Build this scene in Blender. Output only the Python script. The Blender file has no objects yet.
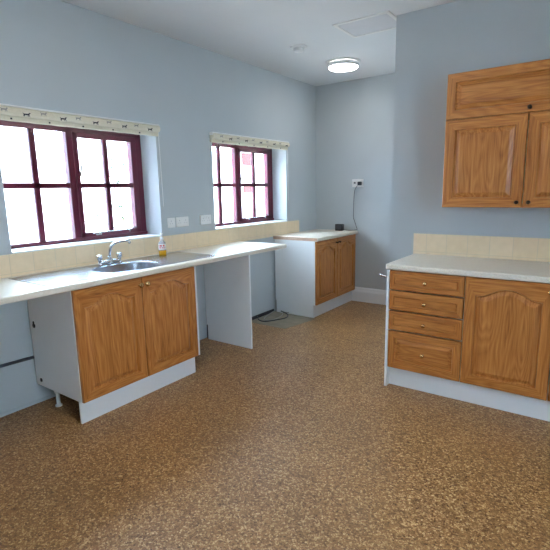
import bpy, bmesh, math, random
from mathutils import Vector, Matrix
random.seed(7)
S = bpy.context.scene
COL = S.collection
PI = math.pi

# ------------------------------------------------------------------ materials
def lin(c):
    return tuple((x / 12.92 if x <= .04045 else ((x + .055) / 1.055) ** 2.4) for x in [v / 255 for v in c])

def new_mat(name):
    m = bpy.data.materials.new(name); m.use_nodes = True
    nt = m.node_tree
    return m, nt, nt.nodes['Principled BSDF']

def node(nt, kind, **kw):
    n = nt.nodes.new(kind)
    for k, v in kw.items():
        if k.startswith('i_'): n.inputs[k[2:].replace('_', ' ')].default_value = v
        else: setattr(n, k, v)
    return n

def ramp(nt, stops):
    r = nt.nodes.new('ShaderNodeValToRGB')
    e = r.color_ramp.elements
    while len(e) < len(stops): e.new(.5)
    for el, (p, c) in zip(e, stops):
        el.position = p; el.color = (*c, 1)
    return r

def simple(name, rgb, rough=.5, metal=0., var=.04, scale=8., bump=0., bscale=200., spec=.5, coat=0.):
    m, nt, p = new_mat(name)
    tc = node(nt, 'ShaderNodeTexCoord')
    n = node(nt, 'ShaderNodeTexNoise'); n.inputs['Scale'].default_value = scale; n.inputs['Detail'].default_value = 4
    nt.links.new(tc.outputs['Object'], n.inputs['Vector'])
    b = lin(rgb)
    r = ramp(nt, [(.3, tuple(x * (1 - var) for x in b)), (.7, tuple(min(1, x * (1 + var)) for x in b))])
    nt.links.new(n.outputs['Fac'], r.inputs['Fac']); nt.links.new(r.outputs['Color'], p.inputs['Base Color'])
    p.inputs['Roughness'].default_value = rough; p.inputs['Metallic'].default_value = metal
    p.inputs['Specular IOR Level'].default_value = spec
    p.inputs['Coat Weight'].default_value = coat
    if bump:
        n2 = node(nt, 'ShaderNodeTexNoise'); n2.inputs['Scale'].default_value = bscale; n2.inputs['Detail'].default_value = 3
        nt.links.new(tc.outputs['Object'], n2.inputs['Vector'])
        bp = node(nt, 'ShaderNodeBump'); bp.inputs['Strength'].default_value = bump; bp.inputs['Distance'].default_value = .002
        nt.links.new(n2.outputs['Fac'], bp.inputs['Height']); nt.links.new(bp.outputs['Normal'], p.inputs['Normal'])
    return m

def wood(name, horizontal=False, tint=1.0):
    m, nt, p = new_mat(name)
    tc = node(nt, 'ShaderNodeTexCoord'); oi = node(nt, 'ShaderNodeObjectInfo')
    off = node(nt, 'ShaderNodeVectorMath', operation='SCALE'); off.inputs['Scale'].default_value = 37.
    cmb = node(nt, 'ShaderNodeCombineXYZ')
    for k in 'XYZ': nt.links.new(oi.outputs['Random'], cmb.inputs[k])
    nt.links.new(cmb.outputs[0], off.inputs[0])
    add = node(nt, 'ShaderNodeVectorMath', operation='ADD')
    nt.links.new(tc.outputs['Object'], add.inputs[0]); nt.links.new(off.outputs[0], add.inputs[1])
    def mapping(across, along):
        mp = node(nt, 'ShaderNodeMapping')
        mp.inputs['Scale'].default_value = (along, across, across) if horizontal else (across, across, along)
        nt.links.new(add.outputs[0], mp.inputs['Vector']); return mp
    # large cathedral figure
    mp = mapping(5.5, .8)
    n1 = node(nt, 'ShaderNodeTexNoise'); n1.inputs['Scale'].default_value = 1.; n1.inputs['Detail'].default_value = 2.
    nt.links.new(mp.outputs[0], n1.inputs['Vector'])
    mul = node(nt, 'ShaderNodeMath', operation='MULTIPLY'); mul.inputs[1].default_value = 44.
    nt.links.new(n1.outputs['Fac'], mul.inputs[0])
    fr = node(nt, 'ShaderNodeMath', operation='PINGPONG'); fr.inputs[1].default_value = 1.
    nt.links.new(mul.outputs[0], fr.inputs[0])
    # fine pores
    mp2 = mapping(260., 7.)
    n2 = node(nt, 'ShaderNodeTexNoise'); n2.inputs['Scale'].default_value = 1.; n2.inputs['Detail'].default_value = 4.
    nt.links.new(mp2.outputs[0], n2.inputs['Vector'])
    mp3 = mapping(55., 1.6)
    n3 = node(nt, 'ShaderNodeTexNoise'); n3.inputs['Scale'].default_value = 1.; n3.inputs['Detail'].default_value = 3.
    nt.links.new(mp3.outputs[0], n3.inputs['Vector'])
    a = node(nt, 'ShaderNodeMath', operation='MULTIPLY'); a.inputs[1].default_value = .13
    b = node(nt, 'ShaderNodeMath', operation='MULTIPLY_ADD'); b.inputs[1].default_value = .46
    c = node(nt, 'ShaderNodeMath', operation='MULTIPLY_ADD'); c.inputs[1].default_value = .46
    nt.links.new(fr.outputs[0], a.inputs[0])
    nt.links.new(n2.outputs['Fac'], b.inputs[0]); nt.links.new(a.outputs[0], b.inputs[2])
    nt.links.new(n3.outputs['Fac'], c.inputs[0]); nt.links.new(b.outputs[0], c.inputs[2])
    t = tint
    f = lambda q: tuple(min(1, x * t) for x in lin(q))
    r = ramp(nt, [(.26, f((104, 54, 20))), (.46, f((170, 104, 48))), (.72, f((204, 140, 74)))])
    nt.links.new(c.outputs[0], r.inputs['Fac']); nt.links.new(r.outputs['Color'], p.inputs['Base Color'])
    p.inputs['Roughness'].default_value = .38
    p.inputs['Specular IOR Level'].default_value = .4
    bp = node(nt, 'ShaderNodeBump'); bp.inputs['Strength'].default_value = .12; bp.inputs['Distance'].default_value = .001
    nt.links.new(n2.outputs['Fac'], bp.inputs['Height']); nt.links.new(bp.outputs['Normal'], p.inputs['Normal'])
    return m

def cork():
    m, nt, p = new_mat('cork_floor')
    tc = node(nt, 'ShaderNodeTexCoord')
    dist = node(nt, 'ShaderNodeTexNoise'); dist.inputs['Scale'].default_value = 60.; dist.inputs['Detail'].default_value = 2.
    nt.links.new(tc.outputs['Object'], dist.inputs['Vector'])
    sc = node(nt, 'ShaderNodeVectorMath', operation='SCALE'); sc.inputs['Scale'].default_value = .012
    nt.links.new(dist.outputs['Color'], sc.inputs[0])
    ad = node(nt, 'ShaderNodeVectorMath', operation='ADD')
    nt.links.new(tc.outputs['Object'], ad.inputs[0]); nt.links.new(sc.outputs[0], ad.inputs[1])
    def vor(scale):
        v = node(nt, 'ShaderNodeTexVoronoi'); v.inputs['Scale'].default_value = scale
        nt.links.new(ad.outputs[0], v.inputs['Vector'])
        s = node(nt, 'ShaderNodeSeparateColor'); nt.links.new(v.outputs['Color'], s.inputs[0]); return v, s
    v1, s1 = vor(110.); v2, s2 = vor(250.)
    mx = node(nt, 'ShaderNodeMath', operation='MULTIPLY_ADD'); mx.inputs[1].default_value = .55
    m2 = node(nt, 'ShaderNodeMath', operation='MULTIPLY'); m2.inputs[1].default_value = .45
    nt.links.new(s2.outputs[0], m2.inputs[0]); nt.links.new(s1.outputs[0], mx.inputs[0]); nt.links.new(m2.outputs[0], mx.inputs[2])
    big = node(nt, 'ShaderNodeTexNoise'); big.inputs['Scale'].default_value = 2.2; big.inputs['Detail'].default_value = 3.
    nt.links.new(tc.outputs['Object'], big.inputs['Vector'])
    r = ramp(nt, [(.04, lin((78, 48, 24))), (.32, lin((133, 92, 51))), (.66, lin((161, 116, 69))), (.96, lin((222, 188, 138)))])
    nt.links.new(mx.outputs[0], r.inputs['Fac'])
    hs = node(nt, 'ShaderNodeHueSaturation')
    mr = node(nt, 'ShaderNodeMapRange'); mr.inputs['From Min'].default_value = .3; mr.inputs['From Max'].default_value = .7
    mr.inputs['To Min'].default_value = .9; mr.inputs['To Max'].default_value = 1.08
    nt.links.new(big.outputs['Fac'], mr.inputs['Value']); nt.links.new(mr.outputs[0], hs.inputs['Value'])
    nt.links.new(r.outputs['Color'], hs.inputs['Color']); nt.links.new(hs.outputs['Color'], p.inputs['Base Color'])
    p.inputs['Roughness'].default_value = .42; p.inputs['Specular IOR Level'].default_value = .5
    bp = node(nt, 'ShaderNodeBump'); bp.inputs['Strength'].default_value = .25; bp.inputs['Distance'].default_value = .002
    nt.links.new(mx.outputs[0], bp.inputs['Height']); nt.links.new(bp.outputs['Normal'], p.inputs['Normal'])
    return m

def tiles(name, axis):
    m, nt, p = new_mat(name)
    tc = node(nt, 'ShaderNodeTexCoord')
    sep = node(nt, 'ShaderNodeSeparateXYZ'); nt.links.new(tc.outputs['Object'], sep.inputs[0])
    cmb = node(nt, 'ShaderNodeCombineXYZ')
    nt.links.new(sep.outputs[axis], cmb.inputs['X']); nt.links.new(sep.outputs['Z'], cmb.inputs['Y'])
    br = node(nt, 'ShaderNodeTexBrick'); br.offset = 0.
    br.inputs['Scale'].default_value = 1.; br.inputs['Brick Width'].default_value = .153; br.inputs['Row Height'].default_value = .155
    br.inputs['Mortar Size'].default_value = .0025; br.inputs['Mortar Smooth'].default_value = .3
    br.inputs['Color1'].default_value = (*lin((236, 212, 176)), 1); br.inputs['Color2'].default_value = (*lin((240, 217, 184)), 1)
    br.inputs['Mortar'].default_value = (*lin((222, 204, 176)), 1)
    nt.links.new(cmb.outputs[0], br.inputs['Vector'])
    n = node(nt, 'ShaderNodeTexNoise'); n.inputs['Scale'].default_value = 22.; n.inputs['Detail'].default_value = 5.
    nt.links.new(tc.outputs['Object'], n.inputs['Vector'])
    mx = node(nt, 'ShaderNodeMix', data_type='RGBA', blend_type='MULTIPLY'); mx.inputs[0].default_value = .35
    r = ramp(nt, [(.3, (.82, .8, .74)), (.7, (1, 1, 1))])
    nt.links.new(n.outputs['Fac'], r.inputs['Fac']); nt.links.new(br.outputs['Color'], mx.inputs[6]); nt.links.new(r.outputs['Color'], mx.inputs[7])
    nt.links.new(mx.outputs[2], p.inputs['Base Color'])
    bp = node(nt, 'ShaderNodeBump'); bp.invert = True; bp.inputs['Strength'].default_value = .5; bp.inputs['Distance'].default_value = .002
    nt.links.new(br.outputs['Fac'], bp.inputs['Height']); nt.links.new(bp.outputs['Normal'], p.inputs['Normal'])
    p.inputs['Roughness'].default_value = .3
    return m

def speckle(name, base, dark):
    m, nt, p = new_mat(name)
    tc = node(nt, 'ShaderNodeTexCoord')
    n = node(nt, 'ShaderNodeTexNoise'); n.inputs['Scale'].default_value = 320.; n.inputs['Detail'].default_value = 2.
    nt.links.new(tc.outputs['Object'], n.inputs['Vector'])
    r = ramp(nt, [(.34, lin(dark)), (.5, lin(base)), (.8, tuple(min(1, x * 1.05) for x in lin(base)))])
    nt.links.new(n.outputs['Fac'], r.inputs['Fac']); nt.links.new(r.outputs['Color'], p.inputs['Base Color'])
    p.inputs['Roughness'].default_value = .33
    return m

def emit(name, rgb, strength):
    m = bpy.data.materials.new(name); m.use_nodes = True; nt = m.node_tree
    p = nt.nodes['Principled BSDF']
    p.inputs['Base Color'].default_value = (.9, .9, .9, 1)
    p.inputs['Emission Color'].default_value = (*rgb, 1); p.inputs['Emission Strength'].default_value = strength
    return m

def glass(name):
    m = bpy.data.materials.new(name); m.use_nodes = True; nt = m.node_tree
    nt.nodes.remove(nt.nodes['Principled BSDF'])
    out = nt.nodes['Material Output']
    tr = nt.nodes.new('ShaderNodeBsdfTransparent'); tr.inputs['Color'].default_value = (.97, .985, .98, 1)
    gl = nt.nodes.new('ShaderNodeBsdfGlossy'); gl.inputs['Roughness'].default_value = .02
    fr = nt.nodes.new('ShaderNodeFresnel'); fr.inputs['IOR'].default_value = 1.45
    mx = nt.nodes.new('ShaderNodeMixShader')
    ge = nt.nodes.new('ShaderNodeNewGeometry'); iv = nt.nodes.new('ShaderNodeMath'); iv.operation = 'SUBTRACT'; iv.inputs[0].default_value = 1.
    ml = nt.nodes.new('ShaderNodeMath'); ml.operation = 'MULTIPLY'
    nt.links.new(ge.outputs['Backfacing'], iv.inputs[1]); nt.links.new(iv.outputs[0], ml.inputs[0]); nt.links.new(fr.outputs[0], ml.inputs[1])
    nt.links.new(ml.outputs[0], mx.inputs[0]); nt.links.new(tr.outputs[0], mx.inputs[1]); nt.links.new(gl.outputs[0], mx.inputs[2])
    nt.links.new(mx.outputs[0], out.inputs['Surface'])
    return m

def clear_plastic(name, rgb):
    m = bpy.data.materials.new(name); m.use_nodes = True; nt = m.node_tree
    nt.nodes.remove(nt.nodes['Principled BSDF'])
    out = nt.nodes['Material Output']
    tr = nt.nodes.new('ShaderNodeBsdfTransparent'); tr.inputs['Color'].default_value = (*rgb, 1)
    gl = nt.nodes.new('ShaderNodeBsdfPrincipled'); gl.inputs['Roughness'].default_value = .1
    gl.inputs['Base Color'].default_value = (.75, .8, .85, 1)
    mx = nt.nodes.new('ShaderNodeMixShader'); mx.inputs[0].default_value = .4
    nt.links.new(tr.outputs[0], mx.inputs[1]); nt.links.new(gl.outputs[0], mx.inputs[2])
    nt.links.new(mx.outputs[0], out.inputs['Surface'])
    return m

M = dict(
    wall=simple('blue_grey_wall_paint', (186, 192, 195), .75, var=.015, scale=3, bump=.12, bscale=90, spec=.3),
    ceiling=simple('ceiling_paint', (228, 230, 232), .85, var=.01, scale=3, bump=.1, bscale=70, spec=.2),
    white=simple('white_melamine', (241, 244, 246), .4, var=.01),
    whitepaint=simple('white_gloss_paint', (236, 237, 238), .35, var=.01),
    plastic=simple('white_plastic', (236, 236, 234), .3, var=.01),
    hatch=simple('hatch_paint', (216, 216, 220), .6, var=.02),
    hatchtrim=simple('hatch_trim_paint', (238, 236, 234), .5, var=.03),
    oak=wood('oak_vertical'), oakh=wood('oak_horizontal', True),
    floor=cork(), tile_l=tiles('cream_tile_side', 'Y'), tile_r=tiles('cream_tile_back', 'X'),
    top=speckle('cream_laminate', (238, 229, 214), (210, 198, 180)),
    chip=simple('raw_chipboard', (190, 160, 140), .8, var=.2, scale=150),
    burg=simple('burgundy_paint', (82, 18, 39), .32, var=.08, scale=14),
    steel=simple('brushed_steel', (176, 184, 196), .26, 1., var=.05, scale=40),
    chrome=simple('chrome', (215, 218, 222), .08, 1., var=.02),
    brass=simple('aged_brass', (222, 186, 132), .16, 1., var=.1, scale=60),
    bronze=simple('dark_bronze', (66, 52, 42), .35, .9, var=.1, scale=60),
    fabric=simple('cream_blind_fabric', (222, 214, 192), .9, var=.03, scale=60, bump=.2, bscale=500),
    motif=simple('dark_print', (44, 40, 46), .9, var=.1), motif2=simple('grey_print', (150, 146, 140), .9, var=.1),
    black=simple('black_plastic', (22, 23, 27), .4, var=.05), dark=simple('dark_plastic', (52, 54, 60), .5, var=.05),
    pinhole=simple('socket_hole', (190, 191, 194), .6, var=.05), pipe=simple('grey_pipe', (74, 76, 84), .5, var=.08), skirt=simple('dark_skirting', (52, 50, 54), .7, var=.1),
    cable=simple('pale_cable', (160, 156, 150), .6, var=.05), screed=simple('bare_screed', (140, 132, 116), .9, var=.12, scale=14),
    glass=glass('window_glass'), amber=simple('amber_soap', (206, 150, 20), .15, var=.03), bottle=clear_plastic('clear_bottle', (.9, .93, .95)),
    label=simple('white_label', (240, 234, 230), .5, var=.02), red=simple('red_print', (200, 50, 48), .5, var=.05),
    slate=simple('shade_wall_slate', (74, 84, 100), .8, var=.1, scale=12), brick=simple('brick', (72, 38, 40), .95, var=.25, scale=30, spec=.05), render=simple('pale_render', (222, 222, 220), .9, var=.04),
    paving=simple('paving', (196, 194, 188), .9, var=.06), leaf=simple('leaf', (24, 42, 32), .8, var=.2, scale=20, spec=.05),
    stem=simple('stem', (90, 74, 54), .8, var=.2), lamp=emit('lamp_glow', (1., .94, .86), 30.), lampfar=emit('far_lamp_glow', (1., .97, .94), 17.), rubber=simple('grey_foot', (120, 120, 124), .6))

# ------------------------------------------------------------------ mesh helpers
class MB:
    """collects faces; .build links them as one mesh object"""
    def __init__(s): s.bm = bmesh.new(); s.mats = []
    def mi(s, key):
        if key not in s.mats: s.mats.append(key)
        return s.mats.index(key)
    def box(s, x0, y0, z0, x1, y1, z1, key, bev=0., seg=2):
        r = bmesh.ops.create_cube(s.bm, size=1)
        vs = r['verts']
        for v in vs:
            v.co = Vector(((x0 + x1) / 2 + v.co.x * (x1 - x0), (y0 + y1) / 2 + v.co.y * (y1 - y0), (z0 + z1) / 2 + v.co.z * (z1 - z0)))
        fs = {f for v in vs for f in v.link_faces}
        i = s.mi(key)
        for f in fs: f.material_index = i
        if bev:
            es = list({e for v in vs for e in v.link_edges})
            g = bmesh.ops.bevel(s.bm, geom=es, offset=bev, segments=seg, profile=.5, affect='EDGES')
            for f in g['faces']: f.material_index = i; f.smooth = True
        return s
    def lathe(s, prof, key, n=24, mat=Matrix(), smooth=True):
        """prof [(r,z)] around local z, then MAT"""
        i = s.mi(key); rings = []
        for r, z in prof:
            if r < 1e-6: rings.append([s.bm.verts.new(mat @ Vector((0, 0, z)))])
            else: rings.append([s.bm.verts.new(mat @ Vector((r * math.cos(2 * PI * k / n), r * math.sin(2 * PI * k / n), z))) for k in range(n)])
        for a, b in zip(rings, rings[1:]):
            for k in range(n):
                va = [a[k % len(a)], a[(k + 1) % n % len(a)]]; vb = [b[(k + 1) % n % len(b)], b[k % len(b)]]
                vs = list(dict.fromkeys(va + vb))
                if len(vs) > 2:
                    f = s.bm.faces.new(vs); f.material_index = i; f.smooth = smooth
        return s
    def tube(s, pts, r, key, n=10, cap=True):
        i = s.mi(key); pts = [Vector(p) for p in pts]; rings = []
        rr = r if isinstance(r, (list, tuple)) else [r] * len(pts)
        t0 = (pts[1] - pts[0]).normalized(); up = Vector((0, 0, 1)) if abs(t0.z) < .9 else Vector((1, 0, 0))
        nrm = t0.cross(up).normalized()
        for k, p in enumerate(pts):
            t = (pts[min(k + 1, len(pts) - 1)] - pts[max(k - 1, 0)]).normalized()
            nrm = (nrm - t * nrm.dot(t)).normalized(); bi = t.cross(nrm)
            rings.append([s.bm.verts.new(p + (nrm * math.cos(2 * PI * j / n) + bi * math.sin(2 * PI * j / n)) * rr[k]) for j in range(n)])
        for a, b in zip(rings, rings[1:]):
            for j in range(n):
                f = s.bm.faces.new([a[j], a[(j + 1) % n], b[(j + 1) % n], b[j]]); f.material_index = i; f.smooth = True
        if cap:
            for ring in (rings[0][::-1], rings[-1]):
                f = s.bm.faces.new(ring); f.material_index = i
        return s
    def poly(s, pts, key, thick=None):
        """flat polygon, optionally extruded by the vector THICK"""
        i = s.mi(key); vs = [s.bm.verts.new(p) for p in pts]
        f = s.bm.faces.new(vs); f.material_index = i
        if thick is not None:
            g = bmesh.ops.extrude_face_region(s.bm, geom=[f])
            nv = [x for x in g['geom'] if isinstance(x, bmesh.types.BMVert)]
            for v in nv: v.co += Vector(thick)
            for x in g['geom']:
                if isinstance(x, bmesh.types.BMFace): x.material_index = i
            for v in nv:
                for q in v.link_faces: q.material_index = i
        return s
    def loops(s, loops, keys, cap_end=True, cap_start=False, smooth=False):
        rings = [[s.bm.verts.new(p) for p in L] for L in loops]; n = len(rings[0])
        for q, (a, b) in enumerate(zip(rings, rings[1:])):
            for k in range(n):
                key = keys(q, k) if callable(keys) else keys
                f = s.bm.faces.new([a[k], a[(k + 1) % n], b[(k + 1) % n], b[k]]); f.material_index = s.mi(key); f.smooth = smooth
        kk = keys if not callable(keys) else keys(len(rings), -1)
        if cap_end: f = s.bm.faces.new(rings[-1]); f.material_index = s.mi(kk)
        if cap_start: f = s.bm.faces.new(rings[0][::-1]); f.material_index = s.mi(kk)
        return s
    def build(s, name, parent=None, loc=None, normals=True):
        if normals: bmesh.ops.recalc_face_normals(s.bm, faces=s.bm.faces[:])
        me = bpy.data.meshes.new(name); s.bm.to_mesh(me); s.bm.free()
        for k in s.mats: me.materials.append(M[k])
        o = bpy.data.objects.new(name, me); COL.objects.link(o)
        if parent is not None: o.parent = parent
        if loc is not None: o.location = loc
        return o

def tag(o, label, cat, group=None):
    o['label'] = label; o['category'] = cat
    if group: o['group'] = group
    return o
def thing(name, label, cat, loc=(0, 0, 0), rz=0., group=None):
    o = bpy.data.objects.new(name, None); COL.objects.link(o)
    o.location = loc; o.rotation_euler = (0, 0, rz); o.empty_display_size = .1
    return tag(o, label, cat, group)
def struct(o):
    o['kind'] = 'structure'; return o
def sempty(name, loc=(0, 0, 0)):
    o = bpy.data.objects.new(name, None); COL.objects.link(o); o.location = loc; o['kind'] = 'structure'; return o

# ------------------------------------------------------------------ dimensions (metres)
H = 2.7118; YB = 5.8978; YR = 4.2236; XC = 1.6911
W1 = (2.0142, 3.2658); W2 = (3.9429, 5.2039); SILL = 1.0675; HEAD = 1.935
XM = 4.9; YF = -1.7; TH = .30

# ------------------------------------------------------------------ the setting
struct(MB().box(-TH, YF - .2, -.1, XM + .2, YB + .2, 0, 'floor').build('floor'))
struct(MB().box(-TH, YF - .2, H, XM + .2, YB + .2, H + .1, 'ceiling').build('ceiling'))
m = MB()
W0 = (-1.55, -.10)                                   # window added out of the frame for daylight from the left
ys = [YF, *W0, *W1, *W2, YB + .2]
for i in range(0, len(ys) - 1, 2): m.box(-TH, ys[i], 0, 0, ys[i + 1], H, 'wall')
for a, b in (W0, W1, W2):
    m.box(-TH, a, 0, 0, b, SILL - .012, 'wall'); m.box(-TH, a, HEAD, 0, b, H, 'wall')
struct(m.build('wall_left'))
struct(MB().box(0, YB, 0, XC + .02, YB + .2, H, 'wall').build('wall_back'))
struct(MB().box(XC, YR, 0, XM + .2, YB + .2, H, 'wall').build('wall_right'))
PD = (.3, 1.6, 1.05, 2.12)                           # window added in the side wall, out of the frame, for its daylight
m = MB(); m.box(XM, YF, 0, XM + .2, PD[0], H, 'wall'); m.box(XM, PD[1], 0, XM + .2, YR, H, 'wall'); m.box(XM, PD[0], PD[3], XM + .2, PD[1], H, 'wall'); m.box(XM, PD[0], 0, XM + .2, PD[1], PD[2], 'wall')
struct(m.build('wall_side'))
dd = sempty('window_added_side', (XM + .1, 0, 0))
m = MB(); yc_ = (PD[0] + PD[1]) / 2
for a, b in ((PD[0], PD[0] + .07), (yc_ - .05, yc_ + .05), (PD[1] - .07, PD[1])): m.box(-.03, a, PD[2], .03, b, PD[3], 'burg', .004)
m.box(-.03, PD[0], PD[2], .03, PD[1], PD[2] + .07, 'burg', .004); m.box(-.03, PD[0], PD[3] - .08, .03, PD[1], PD[3], 'burg', .004)
m.build('frame', dd); MB().box(-.003, PD[0] + .02, PD[2] + .02, .003, PD[1] - .02, PD[3] - .02, 'glass').build('glass', dd)
struct(MB().box(-TH, YF - .2, 0, XM + .2, YF, H, 'wall').build('wall_front'))

def baseboard(name, x0, x1):
    prof = [(0, 0), (-.02, 0), (-.02, .125), (-.016, .14), (-.012, .150), (-.010, .168), (-.004, .183), (0, .186)]
    m = MB(); L = [[(x, YB + p[0], p[1]) for p in prof] for x in (x0, x1)]
    m.loops(L, 'whitepaint', True, True); return struct(m.build(name))
baseboard('baseboard_back', .545, XC)
struct(MB().box(0, YF, 0, .006, 2.2, .02, 'wall').build('baseboard_left'))
struct(MB().box(0, 3.76, 0, .008, 4.89, .038, 'skirt').build('baseboard_gap'))
# tile upstands
struct(MB().box(0, -.9, .9, .009, 5.468, SILL - .012, 'tile_l', .002).build('trim_1'))
struct(MB().box(1.885, YR - .009, .9, 3.5, YR, 1.0705, 'tile_r', .002).build('trim_2'))
# patch of bare floor in the appliance gap
m = MB(); m.poly([(.0, 4.40, .0), (.5, 4.395, .0), (.585, 4.88, .0), (.54, 4.905, 0), (0, 4.93, .0)], 'screed', (0, 0, .0015))
struct(m.build('trim_3'))

def window(name, y0, y1):
    root = sempty(name, (-.2, 0, 0))
    F = lambda a, b, c, d, x0=-.055, x1=0., k='burg', bev=.004: m.box(x0, a, c, x1, b, d, k, bev)
    B = SILL
    w = y1 - y0; mid0 = y0 + .590; mid1 = y0 + .648
    m = MB()
    F(y0, y0 + .07, B, HEAD); F(y1 - .065, y1, B, HEAD)
    F(y0, y1, HEAD - .05, HEAD); F(y0 - .0, y1, B, B + .028, -.055, .012)
    F(mid0 - .02, mid0 + .03, B, HEAD)
    m.build('frame', root)
    m = MB(); F(y0 + .07, mid0, 1.474, 1.514, -.032, -.004); m.build('glazing_bar', root)
    yc = (y0 + .07 + mid0 - .02) / 2
    m = MB(); F(yc - .022, yc + .022, B + .02, HEAD - .04, -.032, -.004); m.build('glazing_bar', root)
    m = MB(); m.box(-.026, y0 + .06, B + .02, -.022, mid0, HEAD - .04, 'glass'); m.build('glass', root)
    # opening casement
    c0, c1 = mid0 + .028, y1 - .062
    m = MB()
    F(c0, c0 + .04, B + .026, HEAD - .045, -.05, .008); F(c1 - .05, c1, B + .026, HEAD - .045, -.05, .008)
    F(c0, c1, HEAD - .085, HEAD - .045, -.05, .008); F(c0, c1, B + .026, B + .062, -.05, .008)
    cs = m.build('casement', root)
    m = MB(); F(c0 + .035, c1 - .045, 1.474, 1.514, -.032, .0); m.build('glazing_bar', cs)
    g = (c0 + .04 + c1 - .05) / 2
    m = MB(); F(g - .021, g + .021, B + .05, HEAD - .08, -.032, .0); m.build('glazing_bar', cs)
    m = MB(); m.box(-.026, c0 + .03, B + .05, -.022, c1 - .04, HEAD - .08, 'glass'); m.build('glass', cs)
    m = MB()
    m.tube([(.016, c0 + .09, B + .052), (.022, c0 + .15, B + .058), (.022, c1 - .12, B + .060), (.018, c1 - .10, B + .072), (.018, c1 - .06, B + .072)], .005, 'chrome', 8)
    m.box(.004, c0 + .12, B + .036, .02, c0 + .17, B + .052, 'chrome', .003); m.box(.004, c1 - .14, B + .04, .02, c1 - .12, B + .055, 'chrome', .003)
    m.build('stay', cs)
    m = MB(); m.tube([(.014, c0 + .022, 1.55), (.026, c0 + .022, 1.56), (.028, c0 + .035, 1.60), (.028, c0 + .04, 1.65)], .006, 'bronze', 8)
    m.build('handle', cs)
    # sill board
    MB().box(0, y0 - .0, SILL - .012, .206, y1 + .0, SILL, 'whitepaint', .003).build('window_sill', root)
    return root
window('window_1', *W1); window('window_2', *W2); window('window_added_left', *W0)  # the last one is the added daylight window, unseen

# ------------------------------------------------------------------ blinds
def dog(m, x, y, z, s, key):
    """small four-legged silhouette printed on the cloth, in the plane x"""
    o = [(-.5, .05), (-.62, .28), (-.56, .30), (-.45, .16), (.28, .18), (.36, .34), (.55, .36), (.66, .24), (.5, .2), (.42, .0), (.52, -.28), (.44, -.3), (.32, -.06), (.24, -.08), (.26, -.3), (.18, -.3), (.14, -.06), (-.28, -.06), (-.36, -.3), (-.44, -.28), (-.38, -.04), (-.48, -.26), (-.56, -.22)]
    m.poly([(x, y + a * s, z + b * s) for a, b in o], key)

def blind(y0, y1, label, phase):
    root = thing('roman_blind', label, 'blind', (.0, (y0 + y1) / 2, 1.86), 0, 'patterned blinds over the windows')
    h = (y1 - y0) / 2
    prof = [(.004, .030), (.026, .027), (.032, .031), (.034, .050), (.034, .060), (.050, .061), (.060, .070), (.063, .085), (.059, .100), (.048, .110), (.030, .113), (.004, .113)]
    m = MB(); N = 24; L = []
    for k in range(N + 1):
        y = -h + 2 * h * k / N; j = .002 * math.sin(k * 2.1)
        L.append([(a + (j if 0 < i < len(prof) - 1 else 0), y, b + j * .6) for i, (a, b) in enumerate(prof)])
    m.loops(L, 'fabric', True, True, False)
    k = 0; y = -h + .05 + phase
    while y < h - .04:
        dog(m, .0660, y, .086, .036, 'motif2'); dog(m, .0640, y + .135, .070, .040, 'motif') if y + .135 < h - .03 else None
        m.box(.032, y + .045, .036, .0365, y + .056, .046, 'motif')
        y += .245
    m.build('folded_cloth', root, normals=False)
    for s in (-1, 1):
        MB().box(0, s * h - .006, .094, .05, s * h + .006, .118, 'plastic', .003).build('bracket', root)
    m = MB(); m.tube([(.02, h + .012, .1), (.022, h + .014, -.2), (.02, h + .02, -.55)], .0022, 'plastic', 6)
    m.build('pull_cord', root)
    MB().box(.004, -h, .112, .05, h, .122, 'plastic', .003).build('headrail', root)
blind(W1[0] - .02, W1[1] + .0, 'cream roman blind with dark animal print, pulled up over the window behind the sink', 0)
blind(W2[0] - .03, W2[1] - .01, 'cream roman blind with dark animal print, pulled up over the far window near the corner', .05)

# ------------------------------------------------------------------ cabinet parts
def offset_outline(w, h, fx, fb, ft, arch, d, n=14):
    """outline of the panel inset: rectangle with a cathedral top; d = further inset. returns pts (x,z) and side codes"""
    x0, x1, z0 = fx + d, w - fx - d, fb + d
    pts = []; side = []
    nb = 4
    for k in range(nb): pts.append((x0 + (x1 - x0) * k / nb, z0)); side.append('b')
    zt = h - ft - d
    def top(t):                                     # t 0..1 across, shoulders low and a swelling middle
        if arch <= 0: return zt
        u = abs(2 * t - 1)
        s = .86
        if u > s: return zt - arch
        return zt - arch + arch * (.5 + .5 * math.cos(PI * (u / s) ** 1.25))
    ztr = top(1)
    for k in range(nb): pts.append((x1, z0 + (ztr - z0) * k / nb)); side.append('r')
    for k in range(n): t = 1 - k / n; pts.append((x0 + (x1 - x0) * t, top(t))); side.append('t')
    for k in range(nb): pts.append((x0, ztr + (z0 - ztr) * k / nb)); side.append('l')
    return pts, side

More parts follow.
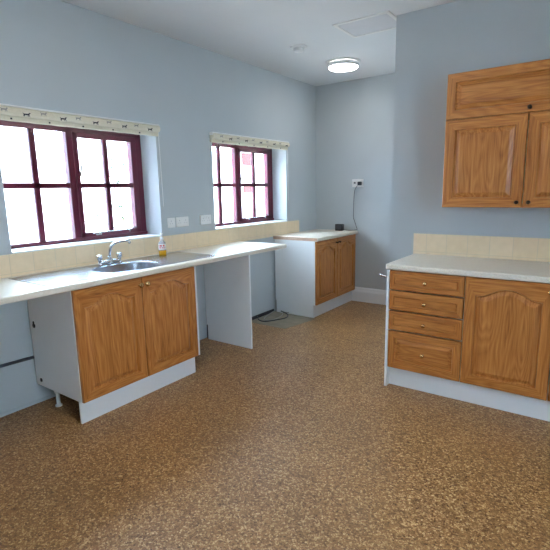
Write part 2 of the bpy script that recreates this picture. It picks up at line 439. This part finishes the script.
def front(name, w, h, parent, loc, frame=.062, arch=0., raised=True, th=.02, horizontal=False):
    """a framed oak front; local x across, z up, face at y = 0 looking to -y, back at y = th"""
    m = MB()
    A, side = offset_outline(w, h, frame, frame, frame, arch, 0)
    outer = []
    x0, x1 = frame, w - frame
    z0 = frame; zs = A[[i for i, c in enumerate(side) if c == 't'][0]][1]
    for (x, z), c in zip(A, side):
        if c == 'b': outer.append(((x - x0) / (x1 - x0) * w, 0))
        elif c == 'r': outer.append((w, (z - z0) / (zs - z0) * h))
        elif c == 't': outer.append(((x - x0) / (x1 - x0) * w, h))
        else: outer.append((0, (z - z0) / (zs - z0) * h))
    e = .003
    def inset(P, q): return [(min(max(x, q), w - q), min(max(z, q), h - q)) for x, z in P]
    L = [[(x, th, z) for x, z in outer], [(x, e, z) for x, z in outer], [(x, 0, z) for x, z in inset(outer, e)]]
    def ring(d, y): return [(x, y, z) for x, z in offset_outline(w, h, frame, frame, frame, arch, d)[0]]
    if raised:
        L += [ring(0, 0), ring(.002, .006), ring(.006, .013), ring(.011, .013), ring(.033, .003), ring(.036, .002)]
    else:
        L += [ring(0, 0), ring(.0015, .007), ring(.008, .007), ring(.0105, .0005), ring(.013, .0005)]
    hk, vk = 'oakh', 'oak'
    def keys(q, k):
        if horizontal: return hk if (k == -1 or q > 2 or side[k] in 'bt') else vk
        if k == -1 or q > 2: return vk
        return hk if side[k] in 'bt' else vk
    m.loops(L, keys, True, True)
    return m.build(name, parent, loc)

def knob(parent, x, z, key='brass', r=.0155):
    m = MB()
    mat = Matrix.Translation((x, 0, z)) @ Matrix.Rotation(PI / 2, 4, 'X')
    m.lathe([(0, 0), (.011, 0), (.011, .003), (.006, .005), (.0055, .012), (r * .9, .017), (r, .021), (r * .85, .027), (r * .45, .030), (0, .0305)], key, 18, mat)
    return m.build('knob', parent)

def feet(root, w, d, pts):
    for x, y in pts:
        m = MB(); m.lathe([(0, 0), (.022, 0), (.022, .01), (.013, .014), (.013, .09), (.02, .1), (.02, .15), (0, .15)], 'white', 14)
        m.build('leg', root, (x, y, 0))

def carcass(root, x0, x1, depth, z0, z1, holes=False):
    m = MB(); t = .018; back = -.03
    m.box(x0, -depth, z0, x0 + t, back, z1, 'white'); m.box(x1 - t, -depth, z0, x1, back, z1, 'white')
    m.box(x0 + t, -depth, z0, x1 - t, back, z0 + t, 'white'); m.box(x0 + t, back - .006, z0 + t, x1 - t, back, z1, 'white')
    m.box(x0 + t, -depth, z1 - t, x1 - t, -depth + (.02 if holes else .09), z1, 'white')
    m.box(x0 + t, back - .1, z1 - t, x1 - t, back - .006, z1, 'white')
    o = m.build('carcass', root)
    if holes:
        for (y, z, r) in holes:
            q = MB(); q.lathe([(0, .003), (r, .003), (r, -.001), (0, -.001)], 'black', 14, Matrix.Translation((x0, y, z)) @ Matrix.Rotation(-PI / 2, 4, 'Y'))
            if r > .015: q.lathe([(0, .0035), (r * .5, .0035), (r * .5, -.001), (0, -.001)], 'black', 12, Matrix.Translation((x0, y + .001, z + r * 1.25)) @ Matrix.Rotation(-PI / 2, 4, 'Y'))
            q.build('bolt_hole', o)
    return o

GD = .006                                              # gap between fronts
# --- sink base
S0 = 2.0586
sink_cab = thing('sink_base_cabinet', 'double oak door base cabinet under the steel sink, white side showing', 'cabinet', (0, S0, 0), PI / 2)
carcass(sink_cab, 0, 1.0, .568, .152, .871, [(-.082, .575, .017), (-.094, .193, .014)])
for i in range(2):
    d = front('door', .5 - GD, .714, sink_cab, (i * .5 + GD / 2, -.590, .153), arch=.055)
    knob(d, .4765 if i == 0 else .035 - GD / 2, .664, 'brass', .0195)
MB().box(.004, -.541, 0, 1.0, -.525, .149, 'white', .001).build('plinth', sink_cab)
MB().box(1.003, -.586, .152, 1.017, -.03, .871, 'white', .001).build('side_panel', sink_cab)
feet(sink_cab, 1, .57, [(.06, -.17), (.94, -.17), (.06, -.47), (.94, -.47)])

# --- panel that carries the worktop end
m = MB()
pts = [(.10, 0), (.585, 0), (.585, .871), (.030, .871), (.030, .145), (.044, .145), (.044, 0)]
m.poly([(x, 3.7266, z) for x, z in pts[1:] + []], 'white', (0, .018, 0)) if 0 else m.poly([(x, 3.7266, z) for x, z in pts], 'white', (0, .018, 0))
tag(m.build('support_panel'), 'tall white panel standing on the floor holding up the free end of the sink worktop', 'panel')
tag(MB().box(.010, 3.745, 0, .040, 3.775, .14, 'dark', .002).build('notch_dark_block'), 'short dark block filling the skirting notch behind the white support panel', 'filler')  # block added to give the dark inside the panel's skirting notch

# --- corner base
B0 = 4.8991
corner = thing('corner_base_cabinet', 'double oak door base cabinet in the far corner with a white end panel', 'cabinet', (0, B0, 0), PI / 2)
CW = YB - B0
carcass(corner, 0, CW - .004, .568, .152, .871)
dw = (CW - .02) / 2
for i in range(2):
    d = front('door', dw - GD, .714, corner, (i * dw + GD / 2, -.590, .153), arch=.055)
    knob(d, dw - .035 if i == 0 else .032, .664, 'bronze', .011)
MB().box(.012, -.541, 0, CW - .004, -.525, .149, 'white', .001).build('plinth', corner)
MB().box(.012, -.525, 0, .028, -.03, .147, 'white', .001).build('side_plinth', corner)
feet(corner, 1, .57, [(.06, -.17), (.9, -.17), (.9, -.45), (.06, -.45)])

# ------------------------------------------------------------------ worktops
def edge_profile(x0, x1, z0, z1, r=.012, n=4, back=True):
    p = [(x0, z0), (x1 - r, z0)]
    for k in range(1, n + 1): a = -PI / 2 + PI / 2 * k / n; p.append((x1 - r + r * math.cos(a), z0 + r + r * math.sin(a)))
    for k in range(0, n + 1): a = PI / 2 * k / n; p.append((x1 - r + r * math.cos(a), z1 - r + r * math.sin(a)))
    p.append((x0, z1)); return p
ZW0, ZW1 = .8715, .910
def slab(m, prof, y0, y1, key): m.loops([[(a, y0, b) for a, b in prof], [(a, y1, b) for a, b in prof]], key, True, True)
HX = (.165, .535); HY = (2.375, 2.885)
WE = 4.2885
m = MB()
full = edge_profile(.009, .61, ZW0, ZW1)
slab(m, full, -.9, HY[0], 'top'); slab(m, full, HY[1], WE, 'top')
slab(m, edge_profile(HX[1], .61, ZW0, ZW1), HY[0], HY[1], 'top')
m.box(.009, HY[0], ZW0, HX[0], HY[1], ZW1, 'top')
tag(m.build('worktop'), 'long cream worktop holding the steel sink, its far end sticking out past the white panel', 'worktop')
m = MB(); slab(m, edge_profile(.009, .61, ZW0, ZW1), B0, YB - .001, 'top')
m.box(.012, B0 - .0015, ZW0 + .002, .60, B0 + .0005, ZW1 - .002, 'chip')
tag(m.build('worktop'), 'short cream worktop with a raw cut end on the corner cabinet', 'worktop')

# ------------------------------------------------------------------ sink
SX = (.068, .540); SY = (1.948, 3.376)
cx, cy = (HX[0] + HX[1]) / 2, (HY[0] + HY[1]) / 2
N = 64
def sup(ax, ay, z, e=3.0, dx=0.):
    out = []
    for k in range(N):
        t = 2 * PI * k / N; c, s = math.cos(t), math.sin(t)
        out.append((cx + dx + ax * math.copysign(abs(c) ** (2 / e), c), cy + ay * math.copysign(abs(s) ** (2 / e), s), z))
    return out
def rect_ring(z, q=0.):
    base = sup(.17, .23, z, 3.); out = []
    x0, x1, y0, y1 = SX[0] + q, SX[1] - q, SY[0] + q, SY[1] - q
    for k in range(N):
        t = 2 * PI * (k) / N; c, s = math.cos(t), math.sin(t)
        if abs(c) >= abs(s): x = x1 if c > 0 else x0; y = cy + s / abs(c) * ((y1 - cy) if s > 0 else (cy - y0))
        else: y = y1 if s > 0 else y0; x = cx + c / abs(s) * ((x1 - cx) if c > 0 else (cx - x0))
        out.append((x, y, z))
    return out
sink = thing('kitchen_sink', 'stainless steel inset sink with drainers either side of one bowl', 'sink', (0, 0, 0))
sink.location = (cx, cy, ZW1)
def rel(L): return [(x - cx, y - cy, z - ZW1) for x, y, z in L]
m = MB()
m.loops([rel(rect_ring(.9102)), rel(rect_ring(.9122, .002)), rel(rect_ring(.9126, .010)), rel(rect_ring(.9116, .016)), rel(sup(.176, .243, .9116)), rel(sup(.170, .237, .9096))], 'steel', False, False)
m.build('drainer', sink)
m = MB()
for a, b, c, d in ((SX[0] - .004, SY[0] - .004, SX[0], SY[1] + .004), (SX[1], SY[0] - .004, SX[1] + .004, SY[1] + .004), (SX[0], SY[0] - .004, SX[1], SY[0]), (SX[0], SY[1], SX[1], SY[1] + .004)): m.box(a - cx, b - cy, .0001, c - cx, d - cy, .0012, 'skirt')
m.build('seal', sink)
m = MB()
m.loops([rel(sup(.170, .237, .9096)), rel(sup(.165, .231, .895)), rel(sup(.158, .222, .80)), rel(sup(.140, .20, .765)), rel(sup(.09, .14, .757)), rel(sup(.035, .035, .754, 2.)), rel(sup(.03, .03, .748, 2.))], 'steel', True, False, True)
bowl = m.build('bowl', sink)
m = MB(); m.lathe([(.0, .002), (.02, .002), (.022, 0), (.034, .001), (.036, -.001)], 'dark', 20, Matrix.Translation((0, 0, .7555 - ZW1))); m.build('plughole', bowl)
for (ya, yb) in ((SY[0] + .06, HY[0] - .04), (HY[1] + .06, SY[1] - .06)):
  m = MB()
  for k in range(9):
      x = .14 + k * .043
      m.box(x - cx - .004, ya - cy, .0005, x - cx + .004, yb - cy, .0014, 'steel', .0006)
  m.build('drainer_ridges', sink)

# mixer tap
tap = thing('mixer_tap', 'chrome mixer tap with two handles and a swan-neck spout behind the sink bowl', 'tap', (.125, 2.645, .9150))
m = MB()
m.tube([(0, -.085, .018), (0, -.06, .012), (0, 0, .016), (0, .06, .012), (0, .085, .018)], [.013, .014, .019, .014, .013], 'chrome', 14)
m.lathe([(0, 0), (.027, 0), (.026, .006), (.02, .012), (.018, .03), (.014, .045), (.0125, .055), (0, .055)], 'chrome', 20)
for s in (-1, 1): m.lathe([(0, 0), (.021, 0), (.021, .005), (.012, .009), (.012, .018), (0, .018)], 'chrome', 16, Matrix.Translation((0, s * .085, 0)))
m.build('body', tap)
for s in (-1, 1):
    m = MB(); m.lathe([(.0, .012), (.012, .012), (.012, .034), (.02, .04), (.0215, .064), (.018, .072), (0, .073)], 'chrome', 12, Matrix.Translation((0, s * .085, 0)))
    m.build('handle', tap)
m = MB(); pts = []; ctl = [(0, 0, .05), (0.002, .004, .105), (.028, .012, .145), (.09, .026, .168), (.15, .040, .175), (.175, .045, .172), (.19, .048, .160)]
for a, b in zip(ctl, ctl[1:]): pts += [Vector(a).lerp(Vector(b), t / 4) for t in range(4)]
pts.append(Vector(ctl[-1]))
for _ in range(5): pts = [pts[0]] + [(pts[i - 1] + 2 * pts[i] + pts[i + 1]) / 4 for i in range(1, len(pts) - 1)] + [pts[-1]]
m.tube(pts, .0105, 'chrome', 14); m.build('spout', tap)

# soap bottle
soap = thing('soap_bottle', 'clear pump bottle holding amber soap, standing on the sink edge by the tiles', 'bottle', (.112, 3.163, .9120))
m = MB(); m.lathe([(.0305, .042), (.031, .0425), (.031, .085), (.027, .105), (.014, .12), (.012, .128), (0, .128)], 'bottle', 24); m.build('bottle', soap)
m = MB(); m.lathe([(0, 0), (.029, 0), (.031, .006), (.031, .0415), (0, .0415)], 'amber', 24); m.build('liquid', soap)
m = MB(); n = 14
ring = [[(.0316 * math.cos(a), .0316 * math.sin(a), z) for a in [-2.4 + 3.2 * k / n for k in range(n + 1)]] for z in (.047, .097)]
for k in range(n): m.poly([ring[0][k], ring[0][k + 1], ring[1][k + 1], ring[1][k]], 'label')
for k in range(3, 11):
    for z0, z1 in ((.060, .068), (.074, .088)):
        if (k * 7 + int(z0 * 1000)) % 3 == 0: continue
        q = [(.0321 * math.cos(a), .0321 * math.sin(a)) for a in (-2.4 + 3.2 * k / n, -2.4 + 3.2 * (k + 1) / n)]
        m.poly([(*q[0], z0), (*q[1], z0), (*q[1], z1), (*q[0], z1)], 'red')
m.build('paper_label', soap, normals=False)
m = MB(); m.lathe([(0, .128), (.015, .128), (.015, .146), (.006, .15), (.005, .172), (.013, .174), (.013, .183), (0, .185)], 'plastic', 18)
m.tube([(0, 0, .179), (.02, -.02, .179), (.032, -.032, .172)], .005, 'plastic', 8); m.build('pump', soap)

# ------------------------------------------------------------------ right-hand run
XR = 1.9007; DF = .5896; BX = XR + .018; UW = .5032
dr = thing('drawer_base_cabinet', 'oak base cabinet of four stacked drawers at the end of the run', 'cabinet', (BX, YR, 0))
carcass(dr, 0, UW, .568, .152, .871)
zz = [(.153, .428, .050, True), (.438, .574, .034, False), (.583, .720, .034, False), (.729, .865, .034, False)]
for z0, z1, fr, rs in zz:
    d = front('drawer', UW - GD, z1 - z0, dr, (GD / 2, -DF, z0), frame=fr, raised=rs, horizontal=True)
    knob(d, UW / 2, (z1 - z0) / 2 - .003, 'brass', .0155)
feet(dr, 1, .57, [(.06, -.1), (.44, -.1), (.06, -.4), (.44, -.4)])
MB().box(-.018, -DF, 0, -.0005, -.002, .871, 'white', .001).build('end_panel', dr)
def door_unit(x, label):
    c = thing('door_base_cabinet', label, 'cabinet', (x, YR, 0))
    carcass(c, 0, UW, .568, .152, .871)
    d = front('door', UW - GD, .714, c, (GD / 2, -DF, .153), arch=.055)
    knob(d, UW - .033, .664, 'brass', .0155)
    feet(c, 1, .57, [(.06, -.1), (.44, -.1), (.06, -.4), (.44, -.4)])
    return c
door_unit(BX + UW, 'oak base cabinet with one arched panel door beside the drawers')
door_unit(BX + 2 * UW, 'oak base cabinet cut by the picture edge, beyond the arched single door')
tag(MB().box(BX + .0005, YR - .535, 0, BX + 3 * UW, YR - .519, .149, 'white', .001).build('plinth'), 'long white plinth board under the drawers and the single oak door', 'plinth')
# worktop with a rounded front corner
m = MB()
x0, x1, yf, yb = XR - .008, BX + 3 * UW + .02, YR - .610, YR - .009
r = .022
out = [(x1, yb), (x0, yb)] + [(x0 + r - r * math.cos(a), yf + r - r * math.sin(a)) for a in [PI / 2 * k / 6 for k in range(7)]] + [(x1, yf)]
def ins(P, q): return [(min(max(x, x0 + q), x1), min(max(y, yf + q), yb)) for x, y in P]
L = [[(x, y, ZW0) for x, y in ins(out, .008)], [(x, y, ZW0 + .002) for x, y in ins(out, .003)], [(x, y, ZW0 + .008) for x, y in out], [(x, y, ZW1 - .009) for x, y in out], [(x, y, ZW1 - .002) for x, y in ins(out, .003)], [(x, y, ZW1) for x, y in ins(out, .010)]]
m.loops(L, 'top', True, True)
tag(m.build('worktop'), 'pale speckled worktop above the drawers, its corner rounded, below the wall cabinet', 'worktop')
# hook on the end panel
hook = thing('hanging_hook', 'small chrome hook sticking out from the white end of the drawer cabinet', 'hook', (XR, 3.76, .798))
m = MB(); m.lathe([(0, 0), (.014, 0), (.014, .004), (.010, .007), (0, .007)], 'chrome', 16, Matrix.Rotation(-PI / 2, 4, 'Y')); m.build('base_plate', hook)
m = MB(); m.tube([(-.004, 0, 0), (-.035, 0, -.006), (-.075, 0, -.002), (-.105, 0, .008)], [.007, .0065, .0075, .010], 'chrome', 10); m.build('arm', hook)

# --- wall cabinet
U0, UB, UM, UT, UP = 2.1765, 1.2897, 1.8685, 2.1638, .4979
up = thing('wall_cabinet', 'oak wall cabinet with two doors below one wide lift-up flap', 'cabinet', (U0, YR, UB))
hh = UT - UB
m = MB(); t = .018
m.box(0, -.298, 0, t, -.001, hh, 'oak'); m.box(2 * UP - t, -.298, 0, 2 * UP, -.001, hh, 'oak')
m.box(t, -.298, 0, 2 * UP - t, -.001, t, 'oak'); m.box(t, -.298, hh - t, 2 * UP - t, -.001, hh, 'oak')
m.box(t, -.298, UM - UB - .009, 2 * UP - t, -.008, UM - UB + .009, 'oak'); m.box(t, -.008, t, 2 * UP - t, -.001, hh - t, 'white')
m.build('carcass', up)
for i in range(2):
    d = front('door', UP - GD, UM - UB - GD, up, (i * UP + GD / 2, -.3199, .0015), frame=.062)
    knob(d, UP - .034 if i == 0 else .033, .033, 'bronze', .0125)
d = front('flap', 2 * UP - GD, UT - UM - GD, up, (GD / 2, -.3199, UM - UB + .0015), frame=.055, horizontal=True)
knob(d, UP, .028, 'bronze', .0125)

# ------------------------------------------------------------------ sockets
def socket(name, label, loc, rz, w, group, outlets, h=.088):
    """plate in local x/z, front towards -y"""
    r = thing(name, label, 'socket', loc, rz, group)
    MB().box(-w / 2, -.010, -h / 2, w / 2, 0, h / 2, 'plastic', .003).build('plate', r)
    for x in outlets:
        m = MB()
        for a, b, c, d in ((-.004, .010, .004, .019), (-.016, -.012, -.009, -.005), (.009, -.012, .016, -.005)): m.box(x + a, -.0106, b, x + c, -.0098, d, 'pinhole')
        m.build('pin_holes', r)
        m = MB(); sx = x + (.026 if x < 0 else -.026); m.box(sx - .005, -.0125, .012, sx + .005, -.0095, .030, 'plastic', .001); m.build('rocker_switch', r)
    return r
socket('wall_socket', 'single white wall socket close to the sink window, touching the double socket', (0, 3.374, 1.165), PI / 2, .086, 'white wall sockets', [-.004])
socket('wall_socket', 'double white wall socket between the single socket and the one nearest the far window', (0, 3.505, 1.165), PI / 2, .150, 'white wall sockets', [-.037, .037])
socket('wall_socket', 'double white wall socket standing apart, close to the far window', (0, 3.806, 1.166), PI / 2, .146, 'white wall sockets', [-.037, .037])
socket('wall_socket', 'white wall socket on the far wall with a black plug in it', (.600, YB, 1.497), 0, .150, 'white wall sockets', [-.037, .037], .098)
# charger: device on the corner worktop, lead and plug
ch = thing('charging_dock', 'small black device on the corner worktop, its thin lead rising to the socket', 'charger', (.40, 5.80, ZW1))
MB().box(-.05, -.03, 0, .05, .03, .085, 'black', .008, 3).build('body', ch)
MB().box(-.04, -.0315, .02, .04, -.0295, .072, 'dark', .001).build('screen', ch)
m = MB(); wx, wy, wz = .4, 5.80, ZW1
lead = [(.45, 5.81, .925), (.50, 5.84, .914), (.56, 5.87, .9145), (.615, 5.872, .925), (.60, 5.876, .95), (.57, 5.88, 1.03), (.55, 5.883, 1.07), (.552, 5.884, 1.2), (.556, 5.884, 1.35), (.575, 5.872, 1.43), (.61, 5.865, 1.47)]
lead = [Vector(p) - Vector((wx, wy, wz)) for p in lead]; fine = []
for a, b in zip(lead, lead[1:]): fine += [a.lerp(b, t / 4) for t in range(4)]
fine.append(lead[-1])
for _ in range(2): fine = [fine[0]] + [(fine[i - 1] + 2 * fine[i] + fine[i + 1]) / 4 for i in range(1, len(fine) - 1)] + [fine[-1]]
m.tube(fine, .0032, 'dark', 6); m.build('lead', ch)
m = MB(); m.box(.612 - wx, 5.852 - wy, 1.47 - wz, .660 - wx, YB - .0102 - wy, 1.515 - wz, 'black', .008, 3); m.build('plug', ch)
MB().box(.556 - wx, 5.872 - wy, 1.492 - wz, .576 - wx, YB - .0102 - wy, 1.51 - wz, 'dark', .003).build('plug_adapter', ch)

# ------------------------------------------------------------------ pipe and cables
m = MB(); m.tube([(.022, -1.0, .385), (.022, 1.2, .366), (.022, 2.08, .341)], .011, 'pipe', 12)
for y in (.3, 1.75): m.box(0, y - .012, .34, .03, y + .012, .385, 'pipe', .003)
tag(m.build('waste_pipe'), 'thin dark grey pipe along the wall below the sink worktop', 'pipe')
def cable(pts, r, key, label):
    P = [Vector(p) for p in pts]; F = []
    for a, b in zip(P, P[1:]): F += [a.lerp(b, t / 6) for t in range(6)]
    F.append(P[-1])
    for _ in range(8): F = [F[0]] + [(F[i - 1] + 2 * F[i] + F[i + 1]) / 4 for i in range(1, len(F) - 1)] + [F[-1]]
    m = MB(); m.tube(F, r, key, 8); tag(m.build('loose_cable'), label, 'cable', 'loose cables in the appliance gap')
cable([(.03, 4.86, .02), (.05, 4.66, .006), (.12, 4.52, .006), (.22, 4.56, .006), (.20, 4.80, .006), (.14, 4.98 - .11, .02), (.24, 4.86, .03)], .0055, 'cable', 'pale cable looped on the bare floor in the gap by the corner cabinet')
cable([(.02, 4.55, .03), (.07, 4.50, .007), (.17, 4.47, .007), (.26, 4.60, .014), (.30, 4.74, .008), (.25, 4.84, .02), (.15, 4.83, .045)], .006, 'dark', 'dark cable coiled on the bare floor in the gap by the corner cabinet')

# ------------------------------------------------------------------ ceiling fittings
def lamp(x, y, label, glow='lamp'):
    r = thing('ceiling_light', label, 'light', (x, y, H), 0, 'round ceiling lights')
    m = MB(); m.lathe([(0, 0), (.170, 0), (.170, -.006), (.140, -.009), (0, -.009)], 'plastic', 48); m.build('base_ring', r)
    m = MB(); m.lathe([(.134, -.009), (.134, -.015)], glow, 48); m.build('light_gap', r)
    m = MB(); m.lathe([(.134, -.015), (.156, -.015), (.158, -.020), (.158, -.046), (.152, -.051), (.146, -.050)], 'plastic', 48); m.build('housing', r)
    m = MB(); m.lathe([(.150, -.050), (.142, -.060), (.1, -.066), (0, -.068)], glow, 48); m.build('diffuser', r)
    return r
lamp(.785, 5.12, 'round glowing ceiling light near the far corner of the room', 'lampfar')
lamp(1.45, 1.9, 'round glowing ceiling light in the middle of the room ceiling')
sm = thing('smoke_alarm', 'small round white smoke alarm on the ceiling before the ceiling light', 'alarm', (.70, 4.40, H))
m = MB(); m.lathe([(0, 0), (.078, 0), (.078, -.006), (.07, -.012), (0, -.012)], 'plastic', 32); m.build('base', sm)
m = MB(); m.lathe([(.05, -.011), (.048, -.034), (.04, -.042), (0, -.043)], 'plastic', 32); m.build('cover', sm)
ht = thing('ceiling_hatch', 'square loft hatch with a thin wooden trim in the ceiling beside the wall corner', 'hatch', (1.45, 4.28 - .0, H))
m = MB(); a, b = .235, .195
for (p, q, s, t) in ((-a, -b - .0, a, -b + .03), (-a, b - .03, a, b), (-a, -b + .03, -a + .03, b - .03), (a - .03, -b + .03, a, b - .03)): m.box(p, q, -.009, s, t, 0, 'hatchtrim', .003)
m.build('trim', ht)
MB().box(-a + .03, -b + .03, -.005, a - .03, b - .03, 0, 'hatch').build('panel', ht)

# ------------------------------------------------------------------ outside the windows
struct(MB().box(-14, -10, -.35, 14, 16, -.25, 'paving').build('yard'))
MB().box(-4.0, .75, -.25, -TH, 1.25, 3.0, 'slate').build('wall_shade_blocker')['kind'] = 'structure'  # added wall, out of view, that keeps sky light off the window reveals
nb = thing('neighbouring_house', 'pale rendered house wall with red brick seen through the far window', 'house', (-6.5, 8.2, -.25))
MB().box(-3, -4.0, 0, 0, 6, 2.9, 'render').build('wall', nb)
MB().box(-.4, 4.08, 2.5, .06, 4.62, 3.5, 'brick').build('brick_panel', nb)
MB().box(-.1, 4.12, 1.62, .06, 4.58, 1.9, 'brick').build('brick_panel', nb)
sh = thing('garden_shrub', 'faint green shrub seen through the opening pane of the sink window', 'shrub', (-2.6, 4.74, -.1))
m = MB(); m.tube([(0, 0, 0), (.03, .02, .8), (-.02, .05, 1.6)], [.03, .022, .01], 'stem', 8); m.build('stem', sh)
m = MB()
for k in range(240):
    c = Vector((random.gauss(0, .16), random.gauss(0, .17), random.uniform(.7, 2.0))); a, b = random.uniform(0, 2 * PI), random.uniform(-.6, .9)
    d = Vector((math.cos(a) * math.cos(b), math.sin(a) * math.cos(b), math.sin(b))); n = d.cross(Vector((0, 0, 1))).normalized() * .022
    L = .075
    m.poly([c, c + d * L * .5 + n, c + d * L, c + d * L * .5 - n], 'leaf')
m.build('foliage', sh, normals=False)

# ------------------------------------------------------------------ light
w = bpy.data.worlds.new('World'); S.world = w; w.use_nodes = True
nt = w.node_tree; bg = nt.nodes['Background']
tc = nt.nodes.new('ShaderNodeTexCoord'); n = nt.nodes.new('ShaderNodeTexNoise'); n.inputs['Scale'].default_value = 2.5; n.inputs['Detail'].default_value = 4
r = nt.nodes.new('ShaderNodeValToRGB'); r.color_ramp.elements[0].position = .35; r.color_ramp.elements[1].position = .7
r.color_ramp.elements[0].color = (.46, .70, 1.0, 1); r.color_ramp.elements[1].color = (.76, .89, 1.0, 1)
nt.links.new(tc.outputs['Generated'], n.inputs['Vector']); nt.links.new(n.outputs['Fac'], r.inputs['Fac']); nt.links.new(r.outputs['Color'], bg.inputs['Color'])
bg.inputs['Strength'].default_value = 22.0
sun = bpy.data.lights.new('sun', 'SUN'); sun.energy = 120.; sun.angle = .0093; sun.color = (1., .96, .9)
so = bpy.data.objects.new('sun', sun); COL.objects.link(so); so.rotation_euler = Vector((.06, .55, .83)).to_track_quat('Z', 'Y').to_euler()

# ------------------------------------------------------------------ camera
cam = bpy.data.cameras.new('camera'); co = bpy.data.objects.new('camera', cam); COL.objects.link(co)
y, p, q = math.radians(35.6615), math.radians(10.55), math.radians(-1.1247)
fw = Vector((-math.sin(y) * math.cos(p), math.cos(y) * math.cos(p), -math.sin(p)))
rt = Vector((math.cos(y), math.sin(y), 0)); upv = rt.cross(fw)
r2 = math.cos(q) * rt + math.sin(q) * upv; u2 = -math.sin(q) * rt + math.cos(q) * upv
co.matrix_world = Matrix(((r2.x, u2.x, -fw.x, 3.0903), (r2.y, u2.y, -fw.y, .6283), (r2.z, u2.z, -fw.z, 1.4282), (0, 0, 0, 1)))
cam.sensor_width = 36; cam.lens = 36 * 454.14 / 550; cam.clip_start = .05
S.camera = co
vs = S.view_settings
vs.view_transform = 'Standard'; vs.look = 'None'; vs.gamma = 1; vs.exposure = .5; vs.use_curve_mapping = False
S.cycles.use_denoising = True; S.cycles.max_bounces = 10; S.cycles.diffuse_bounces = 6; S.cycles.sample_clamp_indirect = 6
